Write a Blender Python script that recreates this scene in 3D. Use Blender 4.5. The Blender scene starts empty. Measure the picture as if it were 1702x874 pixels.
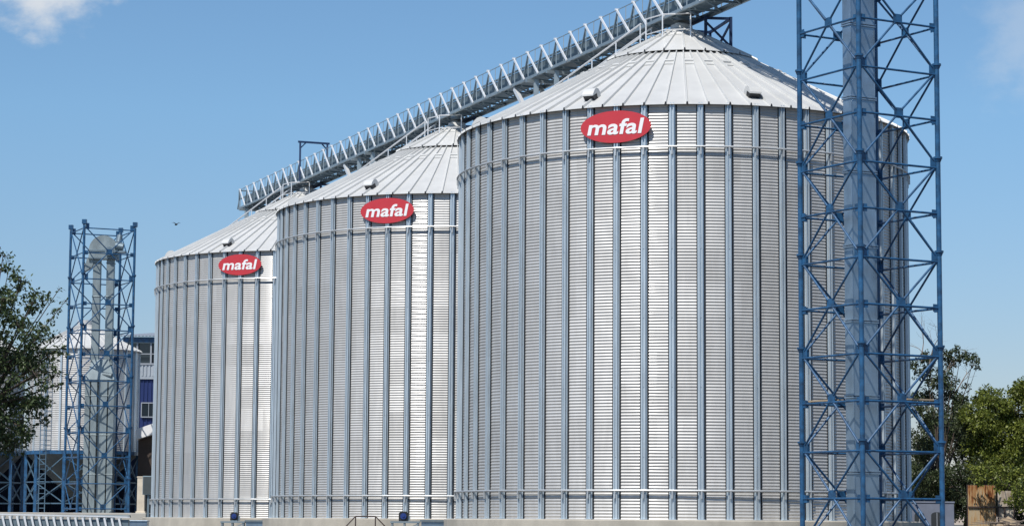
import bpy, math, random
import numpy as np
from mathutils import Vector, Matrix, Quaternion

SC = bpy.context.scene
COL = SC.collection
R_ = math.radians
random.seed(11)
RNG = np.random.default_rng(7)

# ------------------------------------------------------------------ camera
F_PX, PITCH, ROLL, EYE = 3936.635, 0.1082, 0.0063, 1.7
W_PX, H_PX = 1702, 874
cp, sp = math.cos(PITCH), math.sin(PITCH)
cr, sr = math.cos(ROLL), math.sin(ROLL)

def at(x, y, Y):
    """world point that the photograph shows at pixel (x, y), Y metres in front of the camera"""
    a, b = x - 851.0, y - 437.0
    px, py = a * cr + b * sr, -a * sr + b * cr
    d = Vector((px / F_PX, cp + py / F_PX * sp, sp - py / F_PX * cp))
    return Vector((0, 0, EYE)) + d * (Y / d.y)

def make_camera():
    cam = bpy.data.cameras.new('camera')
    cam.sensor_fit = 'HORIZONTAL'
    cam.sensor_width = 36.0
    cam.lens = F_PX / W_PX * 36.0
    cam.clip_start, cam.clip_end = 0.5, 6000
    o = bpy.data.objects.new('camera', cam)
    COL.objects.link(o)
    right = Vector((1, 0, 0)); up = Vector((0, -sp, cp)); fwd = Vector((0, cp, sp))
    # image content turned clockwise by ROLL
    r2 = right * cr + up * sr
    u2 = up * cr - right * sr
    m = Matrix((r2, u2, -fwd)).transposed().to_4x4()
    m.translation = (0, 0, EYE)
    o.matrix_world = m
    SC.camera = o
make_camera()

# ------------------------------------------------------------------ light
SUN_EL, SUN_AZ = 54.0, 208.0          # azimuth clockwise from +Y
sd = Vector((math.sin(R_(SUN_AZ)) * math.cos(R_(SUN_EL)), math.cos(R_(SUN_AZ)) * math.cos(R_(SUN_EL)), math.sin(R_(SUN_EL))))
sl = bpy.data.lights.new('sun', 'SUN'); sl.energy = 4.9; sl.angle = R_(0.53); sl.color = (1.0, 0.955, 0.89)
so = bpy.data.objects.new('sun', sl); COL.objects.link(so)
so.rotation_euler = sd.to_track_quat('Z', 'Y').to_euler()

def make_world():
    w = bpy.data.worlds.new('World'); SC.world = w; w.use_nodes = True
    nt = w.node_tree; N = nt.nodes; L = nt.links
    bg = N['Background']; bg.inputs['Strength'].default_value = 0.105
    sky = N.new('ShaderNodeTexSky'); sky.sky_type = 'NISHITA'; sky.sun_disc = False
    sky.sun_elevation = R_(SUN_EL); sky.sun_rotation = R_(SUN_AZ)
    sky.altitude = 400; sky.air_density = 1.0; sky.dust_density = 0.35; sky.ozone_density = 3.5
    tc = N.new('ShaderNodeTexCoord')
    # clouds: noise on the view direction, gathered round two places in the sky
    def cluster(d, size, lo, hi, amount, scale, seed):
        nz = N.new('ShaderNodeTexNoise'); nz.inputs['Scale'].default_value = scale
        nz.inputs['Detail'].default_value = 8; nz.inputs['Roughness'].default_value = 0.58
        mp = N.new('ShaderNodeMapping'); mp.inputs['Location'].default_value = (seed, seed * 2, 0)
        mp.inputs['Scale'].default_value = (1, 1, 1.5)
        L.new(tc.outputs['Generated'], mp.inputs['Vector']); L.new(mp.outputs['Vector'], nz.inputs['Vector'])
        dist = N.new('ShaderNodeVectorMath'); dist.operation = 'DISTANCE'
        dist.inputs[1].default_value = d; L.new(tc.outputs['Generated'], dist.inputs[0])
        mr = N.new('ShaderNodeMapRange'); mr.interpolation_type = 'SMOOTHSTEP'
        mr.inputs['From Min'].default_value = 0; mr.inputs['From Max'].default_value = size
        mr.inputs['To Min'].default_value = 0.62; mr.inputs['To Max'].default_value = -0.62
        L.new(dist.outputs['Value'], mr.inputs['Value'])
        add = N.new('ShaderNodeMath'); add.operation = 'ADD'
        L.new(nz.outputs['Fac'], add.inputs[0]); L.new(mr.outputs['Result'], add.inputs[1])
        m2 = N.new('ShaderNodeMapRange'); m2.interpolation_type = 'SMOOTHSTEP'
        m2.inputs['From Min'].default_value = lo; m2.inputs['From Max'].default_value = hi
        m2.inputs['To Min'].default_value = 0; m2.inputs['To Max'].default_value = amount
        L.new(add.outputs['Value'], m2.inputs['Value'])
        return m2.outputs['Result']
    tint = N.new('ShaderNodeMix'); tint.data_type = 'RGBA'; tint.blend_type = 'MULTIPLY'; tint.inputs['Factor'].default_value = 1
    tint.inputs[7].default_value = SKY_TINT
    L.new(sky.outputs['Color'], tint.inputs[6])
    # dusty air low over the plain: duller and less green towards the horizon
    sz = N.new('ShaderNodeSeparateXYZ'); L.new(tc.outputs['Generated'], sz.inputs['Vector'])
    hr = N.new('ShaderNodeMapRange'); hr.inputs['From Min'].default_value = 0.0; hr.inputs['From Max'].default_value = 0.17
    L.new(sz.outputs['Z'], hr.inputs['Value'])
    hz = N.new('ShaderNodeMix'); hz.data_type = 'RGBA'; hz.inputs[6].default_value = (0.74, 0.66, 0.76, 1); hz.inputs[7].default_value = SKY_TINT
    L.new(hr.outputs['Result'], hz.inputs['Factor']); L.new(hz.outputs[2], tint.inputs[7])
    cur = tint.outputs[2]
    for args in CLOUDS:
        f = cluster(*args)
        mx = N.new('ShaderNodeMix'); mx.data_type = 'RGBA'
        mx.inputs[7].default_value = (6.6, 7.0, 7.5, 1)
        L.new(f, mx.inputs['Factor']); L.new(cur, mx.inputs[6])
        cur = mx.outputs[2]
    L.new(cur, bg.inputs['Color'])
SKY_TINT = (0.89, 1.06, 1.12, 1)
def direc(x, y):
    v = at(x, y, 100) - Vector((0, 0, EYE)); v.normalize(); return tuple(v)
CLOUDS = [(direc(70, -75), 0.082, 0.60, 1.02, 0.95, 40, 3.1), (direc(1740, 60), 0.085, 0.62, 1.15, 0.3, 48, 5.3)]
make_world()
vs = SC.view_settings
vs.view_transform = 'Standard'; vs.look = 'None'; vs.exposure = 0.0; vs.gamma = 1.0; vs.use_curve_mapping = False

# ------------------------------------------------------------------ materials
def mat(name, col, rough=0.5, metal=0.0, noise=0.0, nscale=3.0, spec=0.5, stretch=(1, 1, 1), dark=None, bump=0.0, bscale=40):
    m = bpy.data.materials.new(name); m.use_nodes = True
    nt = m.node_tree; N = nt.nodes; L = nt.links
    p = N['Principled BSDF']
    p.inputs['Roughness'].default_value = rough; p.inputs['Metallic'].default_value = metal
    p.inputs['Specular IOR Level'].default_value = spec
    p.inputs['Base Color'].default_value = (*col, 1)
    if noise or bump:
        tc = N.new('ShaderNodeTexCoord'); mp = N.new('ShaderNodeMapping'); mp.inputs['Scale'].default_value = stretch
        L.new(tc.outputs['Object'], mp.inputs['Vector'])
    if noise:
        nz = N.new('ShaderNodeTexNoise'); nz.inputs['Scale'].default_value = nscale; nz.inputs['Detail'].default_value = 6
        nz.inputs['Roughness'].default_value = 0.6
        L.new(mp.outputs['Vector'], nz.inputs['Vector'])
        rp = N.new('ShaderNodeMapRange'); rp.inputs['From Min'].default_value = 0.3; rp.inputs['From Max'].default_value = 0.7
        L.new(nz.outputs['Fac'], rp.inputs['Value'])
        mx = N.new('ShaderNodeMix'); mx.data_type = 'RGBA'
        d = dark if dark else tuple(c * (1 - noise) for c in col)
        mx.inputs[6].default_value = (*d, 1)
        mx.inputs[7].default_value = (*[min(1, c * (1 + noise * 0.5)) for c in col], 1)
        L.new(rp.outputs['Result'], mx.inputs['Factor']); L.new(mx.outputs[2], p.inputs['Base Color'])
        r2 = N.new('ShaderNodeMapRange'); r2.inputs['To Min'].default_value = max(0.05, rough - 0.08); r2.inputs['To Max'].default_value = min(1, rough + 0.08)
        L.new(nz.outputs['Fac'], r2.inputs['Value']); L.new(r2.outputs['Result'], p.inputs['Roughness'])
    if bump:
        nb = N.new('ShaderNodeTexNoise'); nb.inputs['Scale'].default_value = bscale; nb.inputs['Detail'].default_value = 4
        L.new(mp.outputs['Vector'], nb.inputs['Vector'])
        b = N.new('ShaderNodeBump'); b.inputs['Strength'].default_value = bump; b.inputs['Distance'].default_value = 0.02
        L.new(nb.outputs['Fac'], b.inputs['Height']); L.new(b.outputs['Normal'], p.inputs['Normal'])
    return m

def sheet_mat(name, col, rough, metal, nsheet=18, ring=1.12, var=0.10):
    """galvanised sheets: every sheet (angle cell x ring cell) its own slight tone, faint streaks"""
    m = mat(name, col, rough, metal)
    nt = m.node_tree; N = nt.nodes; L = nt.links; p = N['Principled BSDF']
    tc = N.new('ShaderNodeTexCoord'); sx = N.new('ShaderNodeSeparateXYZ'); L.new(tc.outputs['Object'], sx.inputs['Vector'])
    def M(op, a, b=None):
        n = N.new('ShaderNodeMath'); n.operation = op
        for i, v in enumerate((a, b)):
            if v is None: continue
            if isinstance(v, (int, float)): n.inputs[i].default_value = v
            else: L.new(v, n.inputs[i])
        return n.outputs[0]
    ang = M('ARCTAN2', sx.outputs['Y'], sx.outputs['X'])
    rw = M('FLOOR', M('DIVIDE', sx.outputs['Z'], ring))
    shift = M('MULTIPLY', M('MODULO', rw, 2.0), 0.5)
    ca = M('FLOOR', M('ADD', M('MULTIPLY', ang, nsheet / (2 * math.pi)), shift))
    cb = N.new('ShaderNodeCombineXYZ'); L.new(ca, cb.inputs['X']); L.new(rw, cb.inputs['Y'])
    wn = N.new('ShaderNodeTexWhiteNoise'); wn.noise_dimensions = '2D'; L.new(cb.outputs['Vector'], wn.inputs['Vector'])
    mp = N.new('ShaderNodeMapping'); mp.inputs['Scale'].default_value = (3, 3, 0.5); L.new(tc.outputs['Object'], mp.inputs['Vector'])
    nz = N.new('ShaderNodeTexNoise'); nz.inputs['Scale'].default_value = 1.6; nz.inputs['Detail'].default_value = 7; L.new(mp.outputs['Vector'], nz.inputs['Vector'])
    s = M('ADD', M('MULTIPLY', wn.outputs['Value'], 0.55), M('MULTIPLY', nz.outputs['Fac'], 0.9))
    mr = N.new('ShaderNodeMapRange'); mr.inputs['From Min'].default_value = 0.25; mr.inputs['From Max'].default_value = 1.15
    mr.inputs['To Min'].default_value = 1 - var; mr.inputs['To Max'].default_value = 1 + var * 0.5; L.new(s, mr.inputs['Value'])
    mx = N.new('ShaderNodeVectorMath'); mx.operation = 'SCALE'; mx.inputs[0].default_value = col; L.new(mr.outputs['Result'], mx.inputs['Scale'])
    L.new(mx.outputs['Vector'], p.inputs['Base Color'])
    rr = N.new('ShaderNodeMapRange'); rr.inputs['To Min'].default_value = rough + 0.05; rr.inputs['To Max'].default_value = rough - 0.05
    L.new(wn.outputs['Value'], rr.inputs['Value']); L.new(rr.outputs['Result'], p.inputs['Roughness'])
    return m

M_WALL = sheet_mat('galvanised_wall', (0.545, 0.537, 0.52), 0.61, 0.55, var=0.22)
for q_, v_ in (('Coat Weight', 1.0), ('Coat Roughness', 0.18)): M_WALL.node_tree.nodes['Principled BSDF'].inputs[q_].default_value = v_
M_ROOF = mat('galvanised_roof', (0.59, 0.592, 0.578), 0.5, 0.18, 0.08, 0.9)
M_STIFF = mat('galvanised_stiffener', (0.56, 0.635, 0.69), 0.40, 0.5, 0.14, 2.0, stretch=(3, 3, 0.4))
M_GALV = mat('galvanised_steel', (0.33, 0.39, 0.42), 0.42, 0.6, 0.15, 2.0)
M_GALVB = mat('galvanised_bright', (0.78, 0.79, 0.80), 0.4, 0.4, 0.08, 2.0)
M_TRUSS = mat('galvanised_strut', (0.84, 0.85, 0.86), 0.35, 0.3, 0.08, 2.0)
M_GALVD = mat('galvanised_dull', (0.185, 0.245, 0.285), 0.5, 0.5, 0.2, 2.0)
M_CASE = mat('galvanised_casing', (0.32, 0.42, 0.52), 0.30, 0.7, 0.30, 1.1, stretch=(1.5, 1.5, 0.7))
M_CASE2 = mat('galvanised_weathered', (0.29, 0.345, 0.36), 0.46, 0.45, 0.32, 1.1, stretch=(1.5, 1.5, 0.7))
M_BLUE = mat('blue_paint', (0.02, 0.10, 0.225), 0.36, 0.0, 0.3, 4.0, dark=(0.014, 0.042, 0.09))
M_BLUED = mat('dark_blue_paint', (0.012, 0.035, 0.10), 0.45, 0.0, 0.25, 3)
M_RING = mat('galvanised_tube', (0.52, 0.54, 0.55), 0.45, 0.5, 0.15, 2.0)
M_BLUEPALE = mat('faded_blue_paint', (0.07, 0.13, 0.19), 0.45, 0.0, 0.3, 3)
M_SEAMSHADE = mat('black_seam_shade', (0.025, 0.03, 0.036), 0.7, spec=0.2)  # near-black strip colour, painted shadow lines along the stiffeners
M_PALE = mat('stained_pale_sheet', (0.42, 0.38, 0.31), 0.8, 0.0, 0.7, 1.6, stretch=(2, 2, 0.7), dark=(0.16, 0.10, 0.06))
M_NAVY = mat('navy_shade_stand_in', (0.006, 0.011, 0.024), 0.8, 0.0, 0.5, 0.8, spec=0.1)  # near-black, stands in for the shade under the hoppers
M_RED = mat('red_enamel', (0.52, 0.036, 0.048), 0.4, 0.0, 0.06, 1.5)
M_WHITE = mat('white_enamel', (0.82, 0.82, 0.82), 0.4)
M_CONC = mat('concrete', (0.46, 0.425, 0.36), 0.9, 0.0, 0.28, 0.9, stretch=(1, 1, 0.6), bump=0.3)
M_DARK = mat('dark_metal', (0.02, 0.022, 0.026), 0.5, 0.2)
M_MOTOR = mat('motor_blue', (0.02, 0.045, 0.20), 0.35)
M_RAIL = mat('brown_rail', (0.055, 0.035, 0.03), 0.55)
M_HOPPER = mat('hopper_steel', (0.07, 0.085, 0.09), 0.55, 0.2, 0.35, 0.8)
M_CLAD = mat('blue_cladding', (0.012, 0.026, 0.115), 0.45, 0.0, 0.12, 0.6)
M_GREYCLAD = mat('grey_cladding', (0.42, 0.45, 0.48), 0.5, 0.3, 0.15, 1)
M_GLASS = mat('window_glass', (0.02, 0.028, 0.035), 0.08, 0.0, spec=0.7)
M_FRAME = mat('pale_frame', (0.28, 0.30, 0.33), 0.5)
M_CREAM = mat('cream_plaster', (0.60, 0.53, 0.43), 0.85, 0, 0.2, 2)
M_BROWN = mat('brown_wall', (0.075, 0.055, 0.045), 0.9, 0, 0.35, 1.2)
M_WOOD = mat('old_plank', (0.36, 0.28, 0.19), 0.8, 0, 0.3, 6, stretch=(1, 8, 8))
M_HUT = mat('whitewash', (0.16, 0.18, 0.23), 0.85, 0, 0.22, 1.4)
M_GROUND = mat('dusty_ground', (0.10, 0.092, 0.078), 0.95, 0, 0.25, 0.12, bump=0.4, bscale=3)
M_YARD = mat('yard_concrete', (0.40, 0.385, 0.35), 0.9, 0, 0.2, 0.5)
M_BARK = mat('bark', (0.085, 0.065, 0.05), 0.9, 0, 0.4, 6, bump=0.6, bscale=20)
M_TWIG = mat('bare_twig', (0.20, 0.16, 0.13), 0.9)
M_EARTH = mat('earth_heap', (0.33, 0.25, 0.16), 0.95, 0, 0.4, 2, bump=0.6, bscale=8)

def rust_mat():
    m = mat('rusty_sheet', (0.6, 0.5, 0.36), 0.75)
    nt = m.node_tree; N = nt.nodes; L = nt.links; p = N['Principled BSDF']
    tc = N.new('ShaderNodeTexCoord'); mp = N.new('ShaderNodeMapping'); mp.inputs['Scale'].default_value = (7, 7, 0.9)
    L.new(tc.outputs['Object'], mp.inputs['Vector'])
    nz = N.new('ShaderNodeTexNoise'); nz.inputs['Scale'].default_value = 1.3; nz.inputs['Detail'].default_value = 8; nz.inputs['Roughness'].default_value = 0.65
    L.new(mp.outputs['Vector'], nz.inputs['Vector'])
    cr_ = N.new('ShaderNodeValToRGB'); e = cr_.color_ramp.elements
    e[0].position = 0.30; e[0].color = (0.055, 0.018, 0.008, 1)
    e[1].position = 0.58; e[1].color = (0.48, 0.39, 0.26, 1)
    x = e.new(0.39); x.color = (0.26, 0.085, 0.022, 1)
    x = e.new(0.48); x.color = (0.46, 0.29, 0.13, 1)
    sz = N.new('ShaderNodeSeparateXYZ'); L.new(tc.outputs['Object'], sz.inputs['Vector'])
    mr = N.new('ShaderNodeMapRange'); mr.inputs['From Min'].default_value = 1.6; mr.inputs['From Max'].default_value = 3.4
    mr.inputs['To Min'].default_value = 0.07; mr.inputs['To Max'].default_value = -0.07; L.new(sz.outputs['Z'], mr.inputs['Value'])
    ad = N.new('ShaderNodeMath'); L.new(nz.outputs['Fac'], ad.inputs[0]); L.new(mr.outputs['Result'], ad.inputs[1])
    L.new(ad.outputs[0], cr_.inputs['Fac']); L.new(cr_.outputs['Color'], p.inputs['Base Color'])
    return m
M_RUST = rust_mat()

def leaf_mat(name, a, b):
    m = bpy.data.materials.new(name); m.use_nodes = True
    nt = m.node_tree; N = nt.nodes; L = nt.links; p = N['Principled BSDF']
    p.inputs['Roughness'].default_value = 0.45; p.inputs['Specular IOR Level'].default_value = 0.35
    gi = N.new('ShaderNodeNewGeometry')
    rp = N.new('ShaderNodeValToRGB'); rp.color_ramp.elements[0].color = (*a, 1); rp.color_ramp.elements[1].color = (*b, 1)
    L.new(gi.outputs['Random Per Island'], rp.inputs['Fac'])
    L.new(rp.outputs['Color'], p.inputs['Base Color'])
    tr = N.new('ShaderNodeBsdfTranslucent'); L.new(rp.outputs['Color'], tr.inputs['Color'])
    ms = N.new('ShaderNodeMixShader'); ms.inputs['Fac'].default_value = 0.25
    L.new(p.outputs['BSDF'], ms.inputs[1]); L.new(tr.outputs['BSDF'], ms.inputs[2])
    L.new(ms.outputs['Shader'], N['Material Output'].inputs['Surface'])
    return m
M_LEAF_DARK = leaf_mat('leaf_dark_green', (0.032, 0.055, 0.02), (0.10, 0.135, 0.055))
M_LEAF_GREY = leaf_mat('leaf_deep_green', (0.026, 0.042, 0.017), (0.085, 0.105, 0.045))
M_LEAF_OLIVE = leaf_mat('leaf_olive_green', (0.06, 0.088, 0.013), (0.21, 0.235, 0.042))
M_GRASS = leaf_mat('grass_blade', (0.09, 0.13, 0.04), (0.22, 0.26, 0.10))

# ------------------------------------------------------------------ mesh helpers
class MB:
    def __init__(s): s.v = []; s.f = []
    def add(s, vs_, fs_):
        o = len(s.v); s.v.extend([tuple(v) for v in vs_]); s.f.extend([tuple(i + o for i in f) for f in fs_])
    def box(s, c, size, rot=None):
        c = Vector(c); hx, hy, hz = [q / 2 for q in size]
        vs_ = [Vector((x, y, z)) for x in (-hx, hx) for y in (-hy, hy) for z in (-hz, hz)]
        if rot is not None: vs_ = [rot @ v for v in vs_]
        s.add([c + v for v in vs_], [(0, 1, 3, 2), (4, 6, 7, 5), (0, 4, 5, 1), (2, 3, 7, 6), (0, 2, 6, 4), (1, 5, 7, 3)])
    def beam(s, p0, p1, w, h=None, up=(0, 0, 1)):
        h = w if h is None else h
        p0, p1 = Vector(p0), Vector(p1); d = p1 - p0; L = d.length
        if L < 1e-6: return
        d /= L; up = Vector(up)
        x = d.cross(up)
        if x.length < 1e-4: x = d.cross(Vector((1, 0, 0)))
        x.normalize(); z = x.cross(d)
        rot = Matrix((x, d, z)).transposed()
        s.box((p0 + p1) / 2, (w, L, h), rot)
    def tube(s, p0, p1, r0, r1=None, n=8, caps=True):
        r1 = r0 if r1 is None else r1
        p0, p1 = Vector(p0), Vector(p1); d = (p1 - p0)
        if d.length < 1e-6: return
        d.normalize(); x = d.orthogonal().normalized(); y = d.cross(x)
        vs_ = []
        for p, r in ((p0, r0), (p1, r1)):
            for i in range(n):
                a = 2 * math.pi * i / n
                vs_.append(p + (x * math.cos(a) + y * math.sin(a)) * r)
        fs_ = [(i, (i + 1) % n, n + (i + 1) % n, n + i) for i in range(n)]
        if caps: fs_ += [tuple(range(n - 1, -1, -1)), tuple(range(n, 2 * n))]
        s.add(vs_, fs_)
    def path(s, pts, r, n=6):
        for a, b in zip(pts[:-1], pts[1:]): s.tube(a, b, r, r, n)
    def prism(s, poly, ext, xf):
        """poly in (u,v), extruded along w by ext=(w0,w1); xf maps (u,v,w)->world"""
        n = len(poly)
        vs_ = [xf(u, v, ext[0]) for u, v in poly] + [xf(u, v, ext[1]) for u, v in poly]
        fs_ = [(i, (i + 1) % n, n + (i + 1) % n, n + i) for i in range(n)] + [tuple(range(n - 1, -1, -1)), tuple(range(n, 2 * n))]
        s.add(vs_, fs_)
    def lathe(s, prof, n=48, c=(0, 0, 0), caps=False):
        c = Vector(c); vs_ = []
        for r, z in prof:
            for i in range(n):
                a = 2 * math.pi * i / n; vs_.append(c + Vector((r * math.cos(a), r * math.sin(a), z)))
        fs_ = [(k * n + i, k * n + (i + 1) % n, (k + 1) * n + (i + 1) % n, (k + 1) * n + i) for k in range(len(prof) - 1) for i in range(n)]
        if caps: fs_ += [tuple(range(n - 1, -1, -1)), tuple(range((len(prof) - 1) * n, len(prof) * n))]
        s.add(vs_, fs_)
    def build(s, name, m, parent=None, smooth=False, bevel=0):
        me = bpy.data.meshes.new(name); me.from_pydata(s.v, [], s.f); me.update()
        me.materials.append(m)
        if smooth: me.shade_smooth()
        o = bpy.data.objects.new(name, me); COL.objects.link(o)
        if parent is not None: o.parent = parent
        if bevel:
            b = o.modifiers.new('bevel', 'BEVEL'); b.width = bevel; b.segments = 2; b.limit_method = 'ANGLE'
        if smooth == 'auto':
            me.set_sharp_from_angle(angle=R_(40))
        return o

def mesh_np(name, V, F, m, parent=None, smooth=False):
    me = bpy.data.meshes.new(name)
    V = np.asarray(V, dtype=np.float32); F = np.asarray(F, dtype=np.int32); k = F.shape[1]
    me.vertices.add(len(V)); me.vertices.foreach_set('co', V.ravel())
    me.loops.add(F.size); me.loops.foreach_set('vertex_index', F.ravel())
    me.polygons.add(len(F)); me.polygons.foreach_set('loop_start', np.arange(0, F.size, k, dtype=np.int32))
    me.polygons.foreach_set('loop_total', np.full(len(F), k, dtype=np.int32))
    me.update(calc_edges=True); me.validate()
    me.materials.append(m)
    if smooth: me.shade_smooth()
    o = bpy.data.objects.new(name, me); COL.objects.link(o)
    if parent is not None: o.parent = parent
    return o

def tag(o, label, cat, group=None):
    o['label'] = label; o['category'] = cat
    if group: o['group'] = group
    return o
def kind(o, k):
    o['kind'] = k; return o
def thing(name, label, cat, loc=(0, 0, 0), rz=0.0, group=None):
    o = bpy.data.objects.new(name, None); COL.objects.link(o); o.empty_display_size = 0.3
    o.location = loc; o.rotation_euler = (0, 0, rz)
    return tag(o, label, cat, group)
def dup(root, loc, label=None):
    r = root.copy(); COL.objects.link(r); r.location = loc
    if label: r['label'] = label
    for ch in list(root.children):
        c = ch.copy(); COL.objects.link(c); c.parent = r
        for g in list(ch.children):
            d = g.copy(); COL.objects.link(d); d.parent = c
    return r

# ------------------------------------------------------------------ site frame
C1 = Vector((6.228, 86.313, 0)); STEP = Vector((-8.818, 22.069, 0))
U = STEP.normalized(); NN = Vector((-U.y, U.x, 0))          # NN points away from the lens ... flipped below
if NN.y > 0: NN = -NN
def row(s, t, z): return C1 + U * s + NN * t + Vector((0, 0, z))
R, Z0, ZE, ZA = 8.1, 1.762, 15.64, 19.84

# ------------------------------------------------------------------ setting
g = MB(); n = 40
xs = np.linspace(-1, 1, n + 1)
gx = np.sign(xs) * np.abs(xs) ** 2.2 * 3000
for i in range(n + 1):
    for j in range(n + 1): g.v.append((gx[i], gx[j] + 100, 0))
for i in range(n):
    for j in range(n):
        a = i * (n + 1) + j; g.f.append((a, a + n + 1, a + n + 2, a + 1))
kind(g.build('ground', M_GROUND), 'structure')
y = MB(); y.box((-52, 167, 1.0), (63, 66, 1.99)); kind(y.build('raised_yard', M_YARD, bevel=0.04), 'structure')

# ------------------------------------------------------------------ silo (local origin: axis, at foot of the wall, z=0 -> Z0)
HW = ZE - Z0
PH_ST, PH_RB = -96.4, -92.85
def pol(r, deg, z): return Vector((r * math.cos(R_(deg)), r * math.sin(R_(deg)), z))

def wall_mesh():
    pitch = 0.1042; per = 7
    npit = int(HW / pitch); rows_ = npit * per + 1
    zs = np.linspace(0, HW, rows_)
    amp = 0.0095
    rr = R + amp * np.cos(2 * np.pi * np.arange(rows_) / per)
    nc = 162
    th = np.radians(PH_ST + np.arange(nc) * 360 / nc)
    # every sheet sits a little proud or shy of its neighbours
    rg = np.random.default_rng(3)
    sheet = rg.normal(0, 0.0035, (int(HW / 1.12) + 2, nc // 3))
    bulge = np.zeros((rows_, nc)); ring = (zs / 1.12).astype(int); ph = np.sin(np.pi * ((zs / 1.12) % 1.0)) ** 0.5
    for q in (1, 2): bulge[:, q::3] = sheet[ring] * ph[:, None] * (1.0 if q == 1 else 0.8)
    rr = rr[:, None] + bulge
    V = np.stack([rr * np.cos(th), rr * np.sin(th), np.repeat(zs[:, None], nc, 1)], -1).reshape(-1, 3)
    i, j = np.meshgrid(np.arange(rows_ - 1), np.arange(nc), indexing='ij')
    a = i * nc + j; b = i * nc + (j + 1) % nc
    F = np.stack([a, b, b + nc, a + nc], -1).reshape(-1, 4)
    return V, F

ROOF_R0, ROOF_R1, RTIER = 0.62, R + 0.18, 2.85
def rz_(r): return (ZE - 0.0 - Z0) + (R + 0.02 - r) * (ZA - ZE) / (R)      # local z of the cone at radius r
def roof_mesh():
    m = MB(); m.open_ends = []
    nb = 72
    for k in range(nb):                       # lower tier: flat pan with a raised seam
        a0, a1 = PH_RB + k * 5.0, PH_RB + (k + 1) * 5.0
        for (ra, rb) in ((ROOF_R1, RTIER - 0.12),):
            m.add([pol(ra, a0, rz_(ra)), pol(ra, a1, rz_(ra)), pol(rb, a1, rz_(rb)), pol(rb, a0, rz_(rb)),
                   pol(ra, a0, rz_(ra) - 0.012), pol(ra, a1, rz_(ra) - 0.012)],
                  [(0, 1, 2, 3), (4, 5, 1, 0)])
        w, h = 0.038, 0.085
        def seam(ra, rb, deg, w, h, lift=0.0):
            t = Vector((-math.sin(R_(deg)), math.cos(R_(deg)), 0)); up = Vector((0, 0, 1))
            A, B = pol(ra, deg, rz_(ra) + lift), pol(rb, deg, rz_(rb) + lift)
            wb = w * 0.75
            m.add([A - t * w, A - t * w * .5 + up * h, A + t * w * .5 + up * h, A + t * w, B - t * wb, B - t * wb * .5 + up * h, B + t * wb * .5 + up * h, B + t * wb],
                  [(0, 4, 5, 1), (1, 5, 6, 2), (2, 6, 7, 3), (0, 1, 2, 3), (4, 7, 6, 5)])
            m.open_ends.append(len(m.f) - 2)
        seam(ROOF_R1 + 0.01, RTIER - 0.1, a0, w, h)
    for k in range(24):                       # upper tier overlaps the lower one
        a0 = PH_RB + 1.0 + k * 15.0
        for q in range(3):
            b0, b1 = a0 + q * 5.0, a0 + (q + 1) * 5.0
            ra, rb, lf = RTIER, ROOF_R0, 0.12
            m.add([pol(ra, b0, rz_(ra) + lf), pol(ra, b1, rz_(ra) + lf), pol(rb, b1, rz_(rb) + lf), pol(rb, b0, rz_(rb) + lf),
                   pol(ra, b0, rz_(ra) + lf - 0.015), pol(ra, b1, rz_(ra) + lf - 0.015)], [(0, 1, 2, 3), (4, 5, 1, 0)])
        seam(RTIER + 0.01, ROOF_R0, a0, 0.036, 0.075, 0.12)
    return m

def hat_profile():       # (tangential, radial) outline of an open M-shaped stiffener
    return [(-0.115, 0.0), (-0.115, 0.012), (-0.075, 0.016), (-0.068, 0.105), (-0.030, 0.105), (-0.020, 0.055), (0.020, 0.055),
            (0.030, 0.105), (0.068, 0.105), (0.075, 0.016), (0.115, 0.012), (0.115, 0.0)]

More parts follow.
